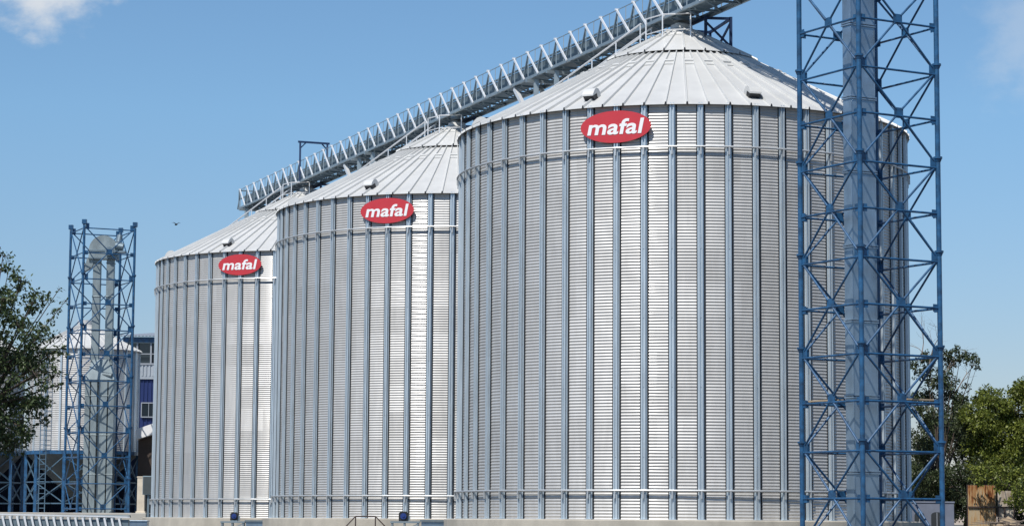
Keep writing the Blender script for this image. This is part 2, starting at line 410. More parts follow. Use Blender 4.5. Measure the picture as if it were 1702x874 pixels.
def make_silo():
    root = thing('grain_silo', 'nearest and largest corrugated steel grain silo, directly behind the tall blue lattice tower', 'silo', C1 + Vector((0, 0, Z0)), 0, 'corrugated grain silos in a row')
    V, F = wall_mesh(); mesh_np('wall', V, F, M_WALL, root, True)
    rm = roof_mesh(); rf = rm.build('roof', M_ROOF, root); rf.data.materials.append(M_DARK)
    for i in rm.open_ends: rf.data.polygons[i].material_index = 1      # hollow seam ends
    # eave trim
    for k in range(54):
        deg = PH_ST + k * 360 / 54
        m = MB(); t = Vector((-math.sin(R_(deg)), math.cos(R_(deg)), 0)); rd = Vector((math.cos(R_(deg)), math.sin(R_(deg)), 0))
        rb = R + 0.004
        m.prism(hat_profile(), (-0.02, HW - 0.02), lambda u, v, w: rd * (rb + v) + t * u + Vector((0, 0, w)))
        for z in (2.3, 4.6, 6.9, 9.2, 11.5):               # splice plates
            m.box(rd * (rb + 0.063) + Vector((0, 0, z)), (0.012, 0.036, 0.5), Matrix.Rotation(R_(deg), 3, 'Z'))
        m.box(rd * (rb + 0.07) + Vector((0, 0, 0.01)), (0.16, 0.24, 0.02), Matrix.Rotation(R_(deg), 3, 'Z'))
        n0 = len(m.f)                                       # black strips paint the shadow lines and lap gap beside the stiffener
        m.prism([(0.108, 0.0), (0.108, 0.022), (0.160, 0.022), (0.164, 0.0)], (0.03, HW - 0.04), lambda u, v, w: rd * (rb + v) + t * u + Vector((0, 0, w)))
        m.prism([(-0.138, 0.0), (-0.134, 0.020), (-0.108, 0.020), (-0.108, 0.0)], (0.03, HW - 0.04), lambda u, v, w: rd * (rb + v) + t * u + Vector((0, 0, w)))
        st = m.build('stiffener', M_STIFF, root); st.data.materials.append(M_SEAMSHADE)
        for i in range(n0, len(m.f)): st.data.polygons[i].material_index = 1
    for z in (14.125 - Z0, 2.713 - Z0):
        m = MB(); nseg = 108
        pts = [pol(R + 0.16, PH_ST + i * 360 / nseg, z) for i in range(nseg + 1)]
        vs_ = []; k = 8
        for i in range(nseg):
            deg = PH_ST + i * 360 / nseg
            for q in range(k):
                a = 2 * math.pi * q / k
                vs_.append(pol(R + 0.155 + 0.036 * math.cos(a), deg, z + 0.036 * math.sin(a)))
        fs_ = [(i * k + q, i * k + (q + 1) % k, ((i + 1) % nseg) * k + (q + 1) % k, ((i + 1) % nseg) * k + q) for i in range(nseg) for q in range(k)]
        m.add(vs_, fs_)
        for q in range(54):
            deg = PH_ST + q * 360 / 54
            m.box(pol(R + 0.155, deg, z - 0.13), (0.06, 0.05, 0.26), Matrix.Rotation(R_(deg), 3, 'Z'))
        m.build('wind_ring', M_RING, root, 'auto')
    # cap at the apex
    m = MB(); m.lathe([(0.95, rz_(0.95) + 0.10), (0.94, rz_(0.95) + 0.15), (0.42, rz_(0.42) + 0.17), (0.40, rz_(0.4) + 0.30), (0.0, rz_(0.4) + 0.31)], 32)
    for i in range(24):
        p = pol(0.86, i * 15, rz_(0.86) + 0.15); m.tube(p, p + Vector((0, 0, 0.05)), 0.025, n=6)
    m.build('roof_cap', M_ROOF, root)
    # snow guards
    for k in range(36):
        deg = PH_RB + 2.5 + k * 10; r = 3.9
        m = MB(); t = Vector((-math.sin(R_(deg)), math.cos(R_(deg)), 0)); rd = Vector((math.cos(R_(deg)), math.sin(R_(deg)), 0))
        a = math.atan2(ZA - ZE, R); sl_ = rd * math.cos(a) - Vector((0, 0, math.sin(a))); nr = rd * math.sin(a) + Vector((0, 0, math.cos(a)))
        P = pol(r, deg, rz_(r))
        m.prism([(0.0, 0.005), (0.30, 0.005), (0.30, 0.03), (0.05, 0.03), (0.05, 0.09), (-0.02, 0.11), (-0.02, 0.005)], (-0.155, 0.155), lambda u, v, w: P + sl_ * u + nr * v + t * w)
        m.build('roof_step', M_ROOF, root)
    # hooded vents near the eave
    for k in range(8):
        deg = -118.5 + 43.2 * k; r = 7.35
        t = Vector((-math.sin(R_(deg)), math.cos(R_(deg)), 0)); rd = Vector((math.cos(R_(deg)), math.sin(R_(deg)), 0))
        a = math.atan2(ZA - ZE, R); sl_ = rd * math.cos(a) - Vector((0, 0, math.sin(a))); nr = rd * math.sin(a) + Vector((0, 0, math.cos(a)))
        P = pol(r, deg, rz_(r))
        X = lambda u, v, w: P + sl_ * u + nr * v + t * w
        h = MB()
        prof = [(-0.32, 0.0), (-0.31, 0.22), (-0.24, 0.36), (-0.1, 0.46), (0.10, 0.48), (0.28, 0.42), (0.42, 0.34), (0.46, 0.27), (0.43, 0.26), (0.02, 0.26), (-0.02, 0.0)]
        h.prism([(a_ * 0.74, b_ * 0.74) for a_, b_ in prof], (-0.21, 0.21), X)
        v = h.build('roof_vent', M_ROOF, root)
        d = MB(); d.prism([(a_ * 0.74, b_ * 0.74) for a_, b_ in [(-0.015, 0.0), (0.03, 0.255), (0.42, 0.255), (0.40, 0.2), (0.32, 0.0)]], (-0.19, 0.19), X)
        d.build('vent_mouth', M_DARK, v)
    # handrailed roof stair
    deg = 146.0; t = Vector((-math.sin(R_(deg)), math.cos(R_(deg)), 0))
    st_ = MB()
    for sgn in (-1, 1):
        A, B = pol(8.1, deg, rz_(8.1) + 0.12) + t * 0.36 * sgn, pol(1.0, deg, rz_(1.0) + 0.16) + t * 0.36 * sgn
        st_.beam(A, B, 0.05, 0.14)
    for i in range(28):
        r = 7.9 - i * 0.25; st_.box(pol(r, deg, rz_(r) + 0.16), (0.2, 0.7, 0.03), Matrix.Rotation(R_(deg), 3, 'Z'))
    stair = st_.build('roof_stair', M_GALV, root)
    for sgn in (-1, 1):
        hr = MB(); up = Vector((0, 0, 1))
        f = lambda r, h: pol(r, deg, rz_(r) + h) + t * 0.40 * sgn
        hr.tube(f(8.0, 1.05), f(1.5, 1.05), 0.036, n=6); hr.tube(f(8.0, 0.55), f(1.5, 0.55), 0.03, n=6)
        for i in range(7):
            r = 7.9 - i * 1.06; hr.tube(f(r, 0.1), f(r, 1.07), 0.025, n=6)
        hr.build('handrail', M_GALVB, stair)
    # landing rail round the apex
    lr = MB()
    q = [pol(1.35, d_, rz_(1.35) + 0.05) for d_ in (190, 235, 280)]
    for p in q: lr.tube(p, p + Vector((0, 0, 0.95)), 0.028, n=6)
    lr.path([p + Vector((0, 0, 0.93)) for p in q], 0.026); lr.path([p + Vector((0, 0, 0.35)) for p in q], 0.02)
    lr.build('landing_rail', M_GALVB, root)
    # conveyor frame standing on the roof beside the apex
    ap = MB(); loc = lambda s_, t_: U * s_ + NN * t_
    feet = [loc(1.15, -1.75), loc(-1.35, -1.35), loc(-1.1, -0.45), loc(1.2, -0.5)]
    tops = []
    for p in feet:
        r = p.length; a = p + Vector((0, 0, rz_(r) + 0.05)); b = p + Vector((0, 0, 20.12 - Z0)); ap.beam(a, b, 0.11); tops.append((a, b))
    for i in range(4):
        a, b = tops[i], tops[(i + 1) % 4]
        ap.beam(a[1] - Vector((0, 0, .06)), b[1] - Vector((0, 0, .06)), 0.09); ap.beam(a[0] + Vector((0, 0, .1)), b[1] - Vector((0, 0, .2)), 0.07)
    ap.build('apex_frame', M_BLUED, root)
    return root

# emblem: red oval board with the word on it
def make_sign(parent):
    deg = -109.7; zc = 14.85 - Z0
    rd = Vector((math.cos(R_(deg)), math.sin(R_(deg)), 0)); t = Vector((-math.sin(R_(deg)), math.cos(R_(deg)), 0)); up = Vector((0, 0, 1))
    P = rd * (R + 0.122) + up * zc
    a, b = 1.235, 0.545
    m = MB(); poly = [(a * math.cos(2 * math.pi * i / 72), b * math.sin(2 * math.pi * i / 72)) for i in range(72)]
    m.prism(poly, (-0.012, 0.012), lambda u, v, w: P + t * u + up * v + rd * w)
    board = m.build('emblem_board', M_RED, parent)
    c = bpy.data.curves.new('lettering', 'FONT'); c.body = 'mafal'; c.align_x = 'CENTER'; c.align_y = 'CENTER'
    c.size = 0.86; c.shear = 0.16; c.offset = 0.02; c.extrude = 0.006; c.space_character = 1.04; c.resolution_u = 6
    o = bpy.data.objects.new('lettering', c); COL.objects.link(o)
    dg = bpy.context.evaluated_depsgraph_get()
    me = bpy.data.meshes.new_from_object(o.evaluated_get(dg)); bpy.data.objects.remove(o); bpy.data.curves.remove(c)
    co = np.empty(len(me.vertices) * 3, dtype=np.float32); me.vertices.foreach_get('co', co); co = co.reshape(-1, 3)
    lo, hi = co.min(0), co.max(0)
    ctr = (lo + hi) / 2; sx = 2.0 / (hi[0] - lo[0]); sy = 0.53 / (hi[1] - lo[1])
    uu, vv, ww = (co[:, 0] - ctr[0]) * sx, (co[:, 1] - ctr[1]) * sy, co[:, 2] + 0.0185
    P_, t_, r_ = np.array(P), np.array(t), np.array(rd)
    W = P_ + uu[:, None] * t_ + vv[:, None] * np.array([0, 0, 1.0]) + ww[:, None] * r_
    me.vertices.foreach_set('co', W.astype(np.float32).ravel()); me.update()
    me.materials.clear(); me.materials.append(M_WHITE)
    for p in me.polygons: p.material_index = 0
    l = bpy.data.objects.new('lettering', me); COL.objects.link(l); l.parent = board

silo1 = make_silo(); make_sign(silo1)
dup(silo1, C1 + STEP + Vector((0, 0, Z0)), 'middle corrugated steel grain silo, between the largest silo and the smallest-looking one')
dup(silo1, C1 + STEP * 2 + Vector((0, 0, Z0)), 'farthest of the three emblem silos, its left edge against the blue building')

# concrete ring bases
def ring_base(C, label):
    m = MB(); ns = 96; ro, ri = R + 0.54, R - 1.2
    m.lathe([(ri, -0.2), (ro, -0.2), (ro, Z0 - 0.035), (ro - 0.03, Z0 - 0.006), (ri, Z0 - 0.006)], ns, (0, 0, 0))
    o = m.build('foundation_ring', M_CONC); o.location = C
    tag(o, label, 'foundation', 'round concrete silo foundations')
ring_base(C1, 'pale concrete foundation ring under the nearest silo')
ring_base(C1 + STEP, 'pale concrete foundation ring under the middle silo, behind the brown step rail')
ring_base(C1 + STEP * 2, 'pale concrete foundation ring under the farthest emblem silo')

# ------------------------------------------------------------------ truss conveyor over the silos
def conveyor():
    root = thing('truss_conveyor', 'long galvanised truss conveyor running above the tops of the three silos', 'conveyor', C1)
    Lc = lambda s_, t_, z: U * s_ + NN * t_ + Vector((0, 0, z))
    s0, s1 = -13.2, 59.3; ZB, ZT = 20.2, 21.3
    tr = MB()
    # closed carrying trough
    tr.prism([(-0.42, ZB + 0.12), (0.42, ZB + 0.12), (0.42, ZB + 0.62), (0.0, ZB + 0.72), (-0.42, ZB + 0.62)], (s0, s1 - 0.3), lambda u, v, w: Lc(w, u, v))
    k = s0
    while k < s1 - 0.5:
        tr.prism([(-0.45, ZB + 0.10), (0.45, ZB + 0.10), (0.45, ZB + 0.64), (0.0, ZB + 0.75), (-0.45, ZB + 0.64)], (k, k + 0.05), lambda u, v, w: Lc(w, u, v)); k += 3.04
    tr.build('trough', M_GALVD, root)
    for tt in (-0.7, 0.7):
        c = MB(); c.beam(Lc(s0, tt, ZB), Lc(s1, tt, ZB), 0.10, 0.12); c.build('bottom_chord', M_GALV, root)
        c = MB(); c.beam(Lc(s0, tt, ZT + 0.02), Lc(s1, tt, ZT + 0.02), 0.026, 0.026); c.build('top_rail', M_GALV, root)
        c = MB(); c.beam(Lc(s0, tt * 0.86, ZB + 0.6), Lc(s1, tt * 0.86, ZB + 0.6), 0.05, 0.07); c.build('mid_rail', M_GALVD, root)
    dk = MB()
    for tt in (-0.58, 0.58): dk.box((0, 0, 0), (0.001, 0.001, 0.001)) if False else dk.beam(Lc(s0, tt, ZB + 0.03), Lc(s1, tt, ZB + 0.03), 0.2, 0.03)
    dk.build('walkway', M_GALVD, root)
    peaks = [58.95 - 1.522 * i for i in range(int((58.95 - s0) / 1.522))]
    for sk in peaks:
        for tt in (0.7, -0.7):
            b = MB()
            o = 0.06 if tt > 0 else -0.06
            top = Lc(sk, tt, ZT)
            # broad bright folded strut, thin tie and upright
            b.beam(top + NN * o, Lc(sk - 1.2, tt, ZB) + NN * o, 0.085, 0.05, NN)
            n0 = len(b.f)
            b.beam(top, Lc(sk + 0.62, tt, ZB), 0.07, 0.06)
            b.beam(Lc(sk + 0.05, tt, ZB), Lc(sk + 0.05, tt, ZT + 0.03), 0.035, 0.035)
            b.beam(Lc(sk - 0.72, tt, ZB), Lc(sk - 0.72, tt, ZT + 0.02), 0.032, 0.032)
            n1 = len(b.f)
            b.box(top + NN * o + Vector((0, 0, 0.02)), (0.08, 0.12, 0.08), Matrix.Rotation(math.atan2(U.y, U.x), 3, 'Z'))
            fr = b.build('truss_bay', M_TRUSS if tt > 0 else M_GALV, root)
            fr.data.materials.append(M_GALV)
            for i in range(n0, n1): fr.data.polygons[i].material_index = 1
        c = MB(); c.beam(Lc(sk, -0.7, ZB - 0.04), Lc(sk, 0.7, ZB - 0.04), 0.08, 0.08); c.beam(Lc(sk, -0.7, ZB - 0.06), Lc(sk - 1.5, 0.7, ZB - 0.06), 0.05, 0.05)
        c.build('cross_member', M_GALVD, fr)
    # end frame
    e = MB(); e.beam(Lc(s1, -0.72, ZB), Lc(s1, 0.72, ZB), 0.1); e.beam(Lc(s1, -0.72, ZT), Lc(s1, 0.72, ZT), 0.07)
    for tt in (-0.7, 0.7): e.beam(Lc(s1, tt, ZB), Lc(s1, tt, ZT), 0.07)
    e.box(Lc(s1 - 0.6, 0, ZB + 0.4), (0.9, 0.8, 0.75), Matrix.Rotation(math.atan2(U.y, U.x), 3, 'Z')); e.build('end_frame', M_GALVD, root)
    # drop spouts onto the silo caps
    for i in range(3):
        s_ = 23.765 * i
        p = MB(); p.tube(Lc(s_, 0, ZB + 0.1), Lc(s_, 0, 20.1), 0.3, 0.3, 16); p.tube(Lc(s_, 0, 20.02), Lc(s_, 0, ZA + 0.12), 0.2, 0.19, 16)
        p.tube(Lc(s_, 0, 20.02), Lc(s_, 0, 19.97), 0.26, 0.26, 16)
        p.build('drop_spout', M_GALV, root, 'auto')
    # hoist portal
    h = MB(); s_ = 46.4
    for tt in (-0.78, 0.78):
        h.beam(Lc(s_, tt, ZB), Lc(s_, tt, 22.35), 0.10); h.beam(Lc(s_, tt, 22.0), Lc(s_, tt * 0.6, 22.32), 0.06)
    h.beam(Lc(s_, -0.9, 22.36), Lc(s_, 0.9, 22.36), 0.10); h.build('hoist_portal', M_BLUED, root)
conveyor()

def trestle(s0, label, gable=True):
    root = thing('conveyor_trestle', label, 'trestle', row(s0, 0, 0), 0, 'steel trestles carrying the conveyor')
    Lc = lambda s_, t_, z: U * s_ + NN * t_ + Vector((0, 0, z))
    ds = (-1.1, 1.1) if gable else (0.0,)
    for d in ds:
        for tt in (-0.55, 0.55):
            m = MB(); m.beam(Lc(d, tt, 0), Lc(d, tt, 20.08), 0.22, 0.22); m.build('leg', M_GALV, root)
    for d in ds:
        for q in range(5):
            z = 1 + q * 3.7; m = MB(); m.beam(Lc(d, -0.5, z), Lc(d, 0.5, z + 3.4), 0.07); m.beam(Lc(d, 0.5, z), Lc(d, -0.5, z + 3.4), 0.07); m.build('cross_brace', M_GALV, root)
        m = MB(); m.beam(Lc(d, -1.0, 20.0), Lc(d, 1.0, 20.0), 0.16, 0.12); m.build('head_beam', M_GALV, root)
    if gable:
        for tt in (-0.62, 0.62):
            m = MB(); a, b = Lc(3.3, tt, 20.05), Lc(1.25, tt, 18.2)
            m.beam(a, b, 0.16, 0.16); m.build('raking_strut', M_GALVB, root)
trestle(11.7, 'galvanised trestle under the conveyor between the nearest and middle silos')
trestle(11.7 + 23.765, 'galvanised trestle under the conveyor between the middle and farthest emblem silos')
trestle(58.1, 'single galvanised trestle under the far left end of the conveyor', False)

# ------------------------------------------------------------------ lattice towers
def tower(label, F, a, b, znodes, zfoot, ztop, leg_r, br):
    """F: front corner (x,y); a,b: plan offsets of the square"""
    root = thing('lattice_tower', label, 'tower', (F[0], F[1], 0), 0, 'blue lattice elevator towers')
    cs = [Vector((0, 0, 0)), Vector((b, a, 0)), Vector((b - a, a + b, 0)), Vector((-a, b, 0))]
    up = Vector((0, 0, 1))
    for c in cs:
        m = MB(); m.tube(c + up * zfoot, c + up * ztop, leg_r, leg_r, 12)
        for z in znodes:
            if zfoot < z <= ztop: m.tube(c + up * (z + 0.14), c + up * (z + 0.20), leg_r * 1.75, leg_r * 1.75, 12); m.tube(c + up * (z + 0.03), c + up * (z + 0.14), leg_r * 1.05, leg_r * 1.6, 12)
        m.box(c + up * (zfoot + 0.02), (0.36, 0.36, 0.04))
        m.build('leg', M_BLUE, root, 'auto')
    for i in range(4):
        p, q = cs[i], cs[(i + 1) % 4]; d = (q - p).normalized(); nrm = d.cross(up)
        rot = Matrix((d, nrm, up)).transposed()
        for z in znodes:
            if z < zfoot + 0.3: continue
            m = MB(); m.tube(p + d * leg_r + up * (z - 0.16), q - d * leg_r + up * (z - 0.16), br, br, 8)
            for e, sgn in ((p, 1), (q, -1)): m.box(e + d * sgn * (leg_r + 0.12) + up * (z - 0.05), (0.20, 0.022, 0.36), rot)
            m.build('cross_bar', M_BLUE, root, 'auto')
        for z0, z1 in zip(znodes[:-1], znodes[1:]):
            zm = (z0 + z1) / 2; c = (p + q) / 2
            if z1 > ztop + 0.1 or zm < zfoot: continue
            m = MB()
            m.tube(p + d * leg_r + up * (zm - 0.12), q - d * leg_r + up * (zm - 0.12), br, br, 8)
            m.box(c + up * (zm - 0.02), (0.34, 0.026, 0.33), rot)
            for e, sgn in ((p, 1), (q, -1)):
                m.box(e + d * sgn * (leg_r + 0.09) + up * (zm - 0.12), (0.18, 0.022, 0.24), rot)
                if z0 > zfoot - 0.1: m.tube(e + d * sgn * (leg_r + 0.10) + up * (z0 + 0.08), c - d * sgn * 0.12 + up * (zm - 0.14), br, br, 8)
                m.tube(e + d * sgn * (leg_r + 0.10) + up * (z1 - 0.2), c - d * sgn * 0.12 + up * (zm + 0.10), br, br, 8)
            m.build('cross_brace', M_BLUE, root, 'auto')
    return root, cs
TF = (10.74, 72.5); TA, TB = 1.52, 2.69
znR = [1.07 + 2.98 * i for i in range(-1, 9)]
towerR, csR = tower('tall blue steel lattice tower standing in front of the nearest silo at the right', TF, TA, TB, znR, 0.0, znR[-1], 0.082, 0.036)
LF = (at(134.5, 600, 138).x, 138.0)
znL = [18.77 - 2.985 * i for i in range(6, -1, -1)]
towerL, csL = tower('small distant blue steel lattice tower at the left, beside the dark tree', LF, 1.3, 2.77, znL, 1.99, znL[-1], 0.075, 0.034)
for c in csL:
    m = MB(); m.box(c + Vector((0, 0, znL[-1] + 0.2)), (0.26, 0.26, 0.26)); m.build('leg_cap', M_BLUE, towerL)

# elevator trunk inside the right tower
def elevator_right():
    ctr = Vector((TF[0], TF[1], 0)) + (csR[0] + csR[2]) / 2
    e1 = (csR[1] - csR[0]).normalized(); e2 = (csR[3] - csR[0]).normalized()
    root = thing('bucket_elevator', 'square galvanised elevator trunk rising inside the tall blue lattice tower at the right', 'elevator', ctr)
    X = Matrix((e1, e2, Vector((0, 0, 1)))).transposed()
    def sect(off, w, d):
        z = 0.9; c = e1 * off[0] + e2 * off[1]
        while z < 23.5:
            m = MB(); m.box(c + Vector((0, 0, z + 1.18)), (w, d, 2.36), X)
            m.box(c + Vector((0, 0, z + 0.03)), (w + 0.07, d + 0.07, 0.05), X); m.box(c + Vector((0, 0, z + 2.33)), (w + 0.07, d + 0.07, 0.05), X)
            for sx in (-1, 1): m.beam(c + e1 * sx * (w / 2 - 0.02) - e2 * (d / 2 + 0.006) + Vector((0, 0, z + .1)), c + e1 * sx * (w / 2 - 0.02) - e2 * (d / 2 + 0.006) + Vector((0, 0, z + 2.25)), 0.05, 0.012)
            m.build('casing_section', M_CASE, root, bevel=0.012); z += 2.37
    o = at(1430, 500, ctr.y) ; off = (o - ctr); off.z = 0
    a = (off.dot(e1), off.dot(e2))
    sect((a[0] - 0.05, a[1] - 0.1), 0.98, 0.40)
    sect((a[0] + 0.75, a[1] + 0.75), 0.5, 0.40)
    m = MB(); m.box(Vector((0, 0, 24.3)) + off, (2.0, 0.9, 1.0), X); m.build('head_housing', M_CASE, root, bevel=0.1)
    m = MB(); m.box(Vector((0, 0, 0.45)) + off, (2.1, 0.9, 0.9), X); m.build('boot', M_CASE, root, bevel=0.05)
elevator_right()

# planks lying across the bars of the right tower
def plank(p, q, label):
    m = MB(); m.beam((0, 0, 0), q - p, 0.24, 0.05); o = m.build('wooden_plank', M_WOOD, bevel=0.006); o.location = p
    tag(o, label, 'plank', 'loose planks on the tower')
T0 = Vector((TF[0], TF[1], 0)); zp = (znR[2] + znR[3]) / 2 - 0.045
plank(T0 + csR[3] + Vector((0.25, -0.32, zp)), T0 + csR[3] * 0.45 + Vector((0.22, 0.1, zp)), 'weathered wooden plank on the left side of the blue tower')
plank(T0 + csR[1] * 0.62 + Vector((-0.15, 0.25, zp + 0.03)), T0 + csR[1] + Vector((-0.12, 0.2, zp + 0.03)), 'weathered wooden plank on the right side of the blue tower')

# elevator inside the left tower
def elevator_left():
    Y = 140.0; c = at(168, 600, Y); c.z = 1.98
    root = thing('bucket_elevator', 'galvanised twin leg elevator with round head inside the small distant blue tower', 'elevator', c)
    up = Vector((0, 0, 1)); zb = 11.0 - 1.98; zt = 16.95 - 1.98
    for x in (-0.36, 0.44):
        z = zb - 0.3
        while z < zt:
            m = MB(); h = min(2.0, zt - z); m.box((x, 0, z + h / 2), (0.44, 0.42, h)); m.box((x, 0, z + 0.03), (0.5, 0.48, 0.05)); m.build('leg_casing', M_CASE2, root, bevel=0.012); z += 2.0
    m = MB(); poly = [(-0.86, 0.0), (0.86, 0.0)] + [(0.86 * math.cos(R_(a)), 0.5 + 0.92 * math.sin(R_(a))) for a in range(0, 181, 12)]
    m.prism(poly, (-0.36, 0.36), lambda u, v, w: Vector((u + 0.02, w, zt + v)))
    hd = m.build('head_housing', M_CASE2, root)
    m = MB(); m.box((0.02, -0.38, zt + 0.5), (1.78, 0.05, 0.09)); m.box((0.02, -0.38, zt + 0.05), (1.78, 0.05, 0.09)); m.tube((0.42, -0.37, zt + 0.45), (0.42, -0.62, zt + 0.45), 0.26, 0.26, 16); m.build('head_flange', M_GALVD, hd)
    m = MB(); m.tube((0.75, -0.3, zt + 0.8), (1.2, -0.3, zt + 0.72), 0.24, 0.24, 14); m.box((1.0, -0.3, zt + 0.42), (0.7, 0.6, 0.12)); m.tube((0.9, -0.2, zt + 1.0), (0.95, -0.1, zt + 1.45), 0.17, 0.17, 12); m.build('drive_motor', M_GALVD, root)
    m = MB(); m.prism([(-1.1, -0.75), (-0.62, -0.45), (-0.5, 0.1), (-0.95, 0.05)], (-0.25, 0.25), lambda u, v, w: Vector((u, w, zt + v))); m.tube((-1.05, 0, zt - 0.35), (-1.2, 0, zt - 0.4), 0.22, 0.22, 12); m.build('discharge_spout', M_CASE2, root)
    # wide lower casing of four columns under a hipped hood
    m = MB(); m.add([(-0.86, -0.5, zb - 1.2), (0.9, -0.5, zb - 1.2), (0.9, 0.5, zb - 1.2), (-0.86, 0.5, zb - 1.2), (-0.45, -0.3, zb), (0.5, -0.3, zb), (0.5, 0.3, zb), (-0.45, 0.3, zb)],
                    [(3, 2, 1, 0), (4, 5, 6, 7), (0, 1, 5, 4), (1, 2, 6, 5), (2, 3, 7, 6), (3, 0, 4, 7)])
    m.tube((0.2, -0.35, zb - 0.85), (0.75, -0.5, zb - 0.95), 0.13, 0.13, 10); m.build('hood', M_CASE2, root)
    for x, w, d in ((-0.68, 0.30, 0.9), (-0.30, 0.36, 0.8), (0.24, 0.5, 0.9), (0.72, 0.34, 0.84)):
        m = MB(); z = 0.0
        while z < zb - 1.25:
            h = min(2.3, zb - 1.2 - z); m.box((x, 0, z + h / 2), (w, d, h)); m.box((x, 0, z + h - 0.03), (w + 0.05, d + 0.05, 0.05)); z += 2.3
        m.build('casing_column', M_CASE2, root, bevel=0.012)
elevator_left()

# ------------------------------------------------------------------ hopper silos at the left
def hopper_silo(cx, Y, label, ladder):
    c = at(cx, 700, Y); c.z = 1.99
    root = thing('hopper_silo', label, 'silo', c, 0, 'hopper silos on blue steel stands')
    Rr = 3.42; zb, ze, za = 5.75 - 1.99, 12.3 - 1.99, 14.1 - 1.99
    per = 5; pit = 0.13; rows_ = int((ze - zb) / pit) * per + 1; nc = 96
    zs = np.linspace(zb, ze, rows_); rr = Rr + 0.010 * np.cos(2 * np.pi * np.arange(rows_) / per); th = np.arange(nc) * 2 * np.pi / nc
    V = np.stack([np.outer(rr, np.cos(th)), np.outer(rr, np.sin(th)), np.repeat(zs[:, None], nc, 1)], -1).reshape(-1, 3)
    i, j = np.meshgrid(np.arange(rows_ - 1), np.arange(nc), indexing='ij'); a = i * nc + j; b = i * nc + (j + 1) % nc
    mesh_np('wall', V, np.stack([a, b, b + nc, a + nc], -1).reshape(-1, 4), M_WALL, root, True)
    for k in range(20):
        dg = k * 18 + 4; rd = Vector((math.cos(R_(dg)), math.sin(R_(dg)), 0))
        m = MB(); m.box(rd * (Rr + 0.05) + Vector((0, 0, (zb + ze) / 2)), (0.09, 0.11, ze - zb - 0.02), Matrix.Rotation(R_(dg), 3, 'Z')); m.build('stiffener', M_STIFF, root)
    m = MB(); rz = lambda r: ze + (Rr - r) * (za - ze) / Rr
    m.lathe([(Rr + 0.2, rz(Rr + 0.2) - .02), (Rr + 0.2, rz(Rr + 0.2)), (0.5, rz(0.5)), (0.5, rz(0.5) + 0.35), (0, rz(0.5) + 0.36)], 40)
    for k in range(40):
        dg = k * 9; a, b = pol(Rr + 0.18, dg, rz(Rr + 0.18) + 0.03), pol(0.52, dg, rz(0.52) + 0.03); m.beam(a, b, 0.05, 0.06)
    m.build('roof', M_ROOF, root)
    m = MB(); m.lathe([(Rr - 0.02, zb), (Rr - 0.05, zb - 0.2), (0.4, 0.75), (0.4, 0.5)], 40, caps=False); m.build('hopper', M_HOPPER, root, 'auto')
    rg = MB(); rg.lathe([(Rr + 0.16, zb - 0.12), (Rr + 0.16, zb + 0.1), (Rr + 0.03, zb + 0.1), (Rr + 0.03, zb - 0.12), (Rr + 0.16, zb - 0.12)], 48); rg.build('ring_beam', M_BLUE, root)
    legs = [pol(Rr + 0.05, k * 36 + 10, 0) for k in range(10)]
    up = Vector((0, 0, 1))
    for k, p in enumerate(legs):
        m = MB(); m.beam(p, p + up * (zb - 0.12), 0.18, 0.18); m.build('leg', M_BLUE, root)
        q = legs[(k + 1) % 10]; m = MB(); zt = zb - 0.25
        m.beam(p + up * 0.6, q + up * 0.6, 0.07); m.beam(p + up * (zt * 0.55), q + up * (zt * 0.55), 0.07)
        for z0, z1 in ((0.65, zt * 0.54), (zt * 0.56, zt)):
            m.beam(p + up * z0, q + up * z1, 0.055); m.beam(p + up * z1, q + up * z0, 0.055)
        m.build('cross_brace', M_BLUEPALE, root)
    if ladder:
        dg = -118; rd = Vector((math.cos(R_(dg)), math.sin(R_(dg)), 0)); t = Vector((-rd.y, rd.x, 0)); m = MB()
        for sgn in (-1, 1): m.beam(rd * (Rr + 0.45) + t * 0.24 * sgn, rd * (Rr + 0.45) + t * 0.24 * sgn + up * (ze - 0.2), 0.05)
        for q in range(33): m.tube(rd * (Rr + 0.45) - t * 0.24 + up * (0.3 + q * 0.3), rd * (Rr + 0.45) + t * 0.24 + up * (0.3 + q * 0.3), 0.02, n=6)
        m.build('ladder', M_BLUEPALE, root)
hopper_silo(138, 150.5, 'small corrugated hopper silo on blue legs behind the distant blue tower', True)
hopper_silo(-52, 153.0, 'small corrugated hopper silo on blue legs, mostly hidden behind the dark left tree', False)

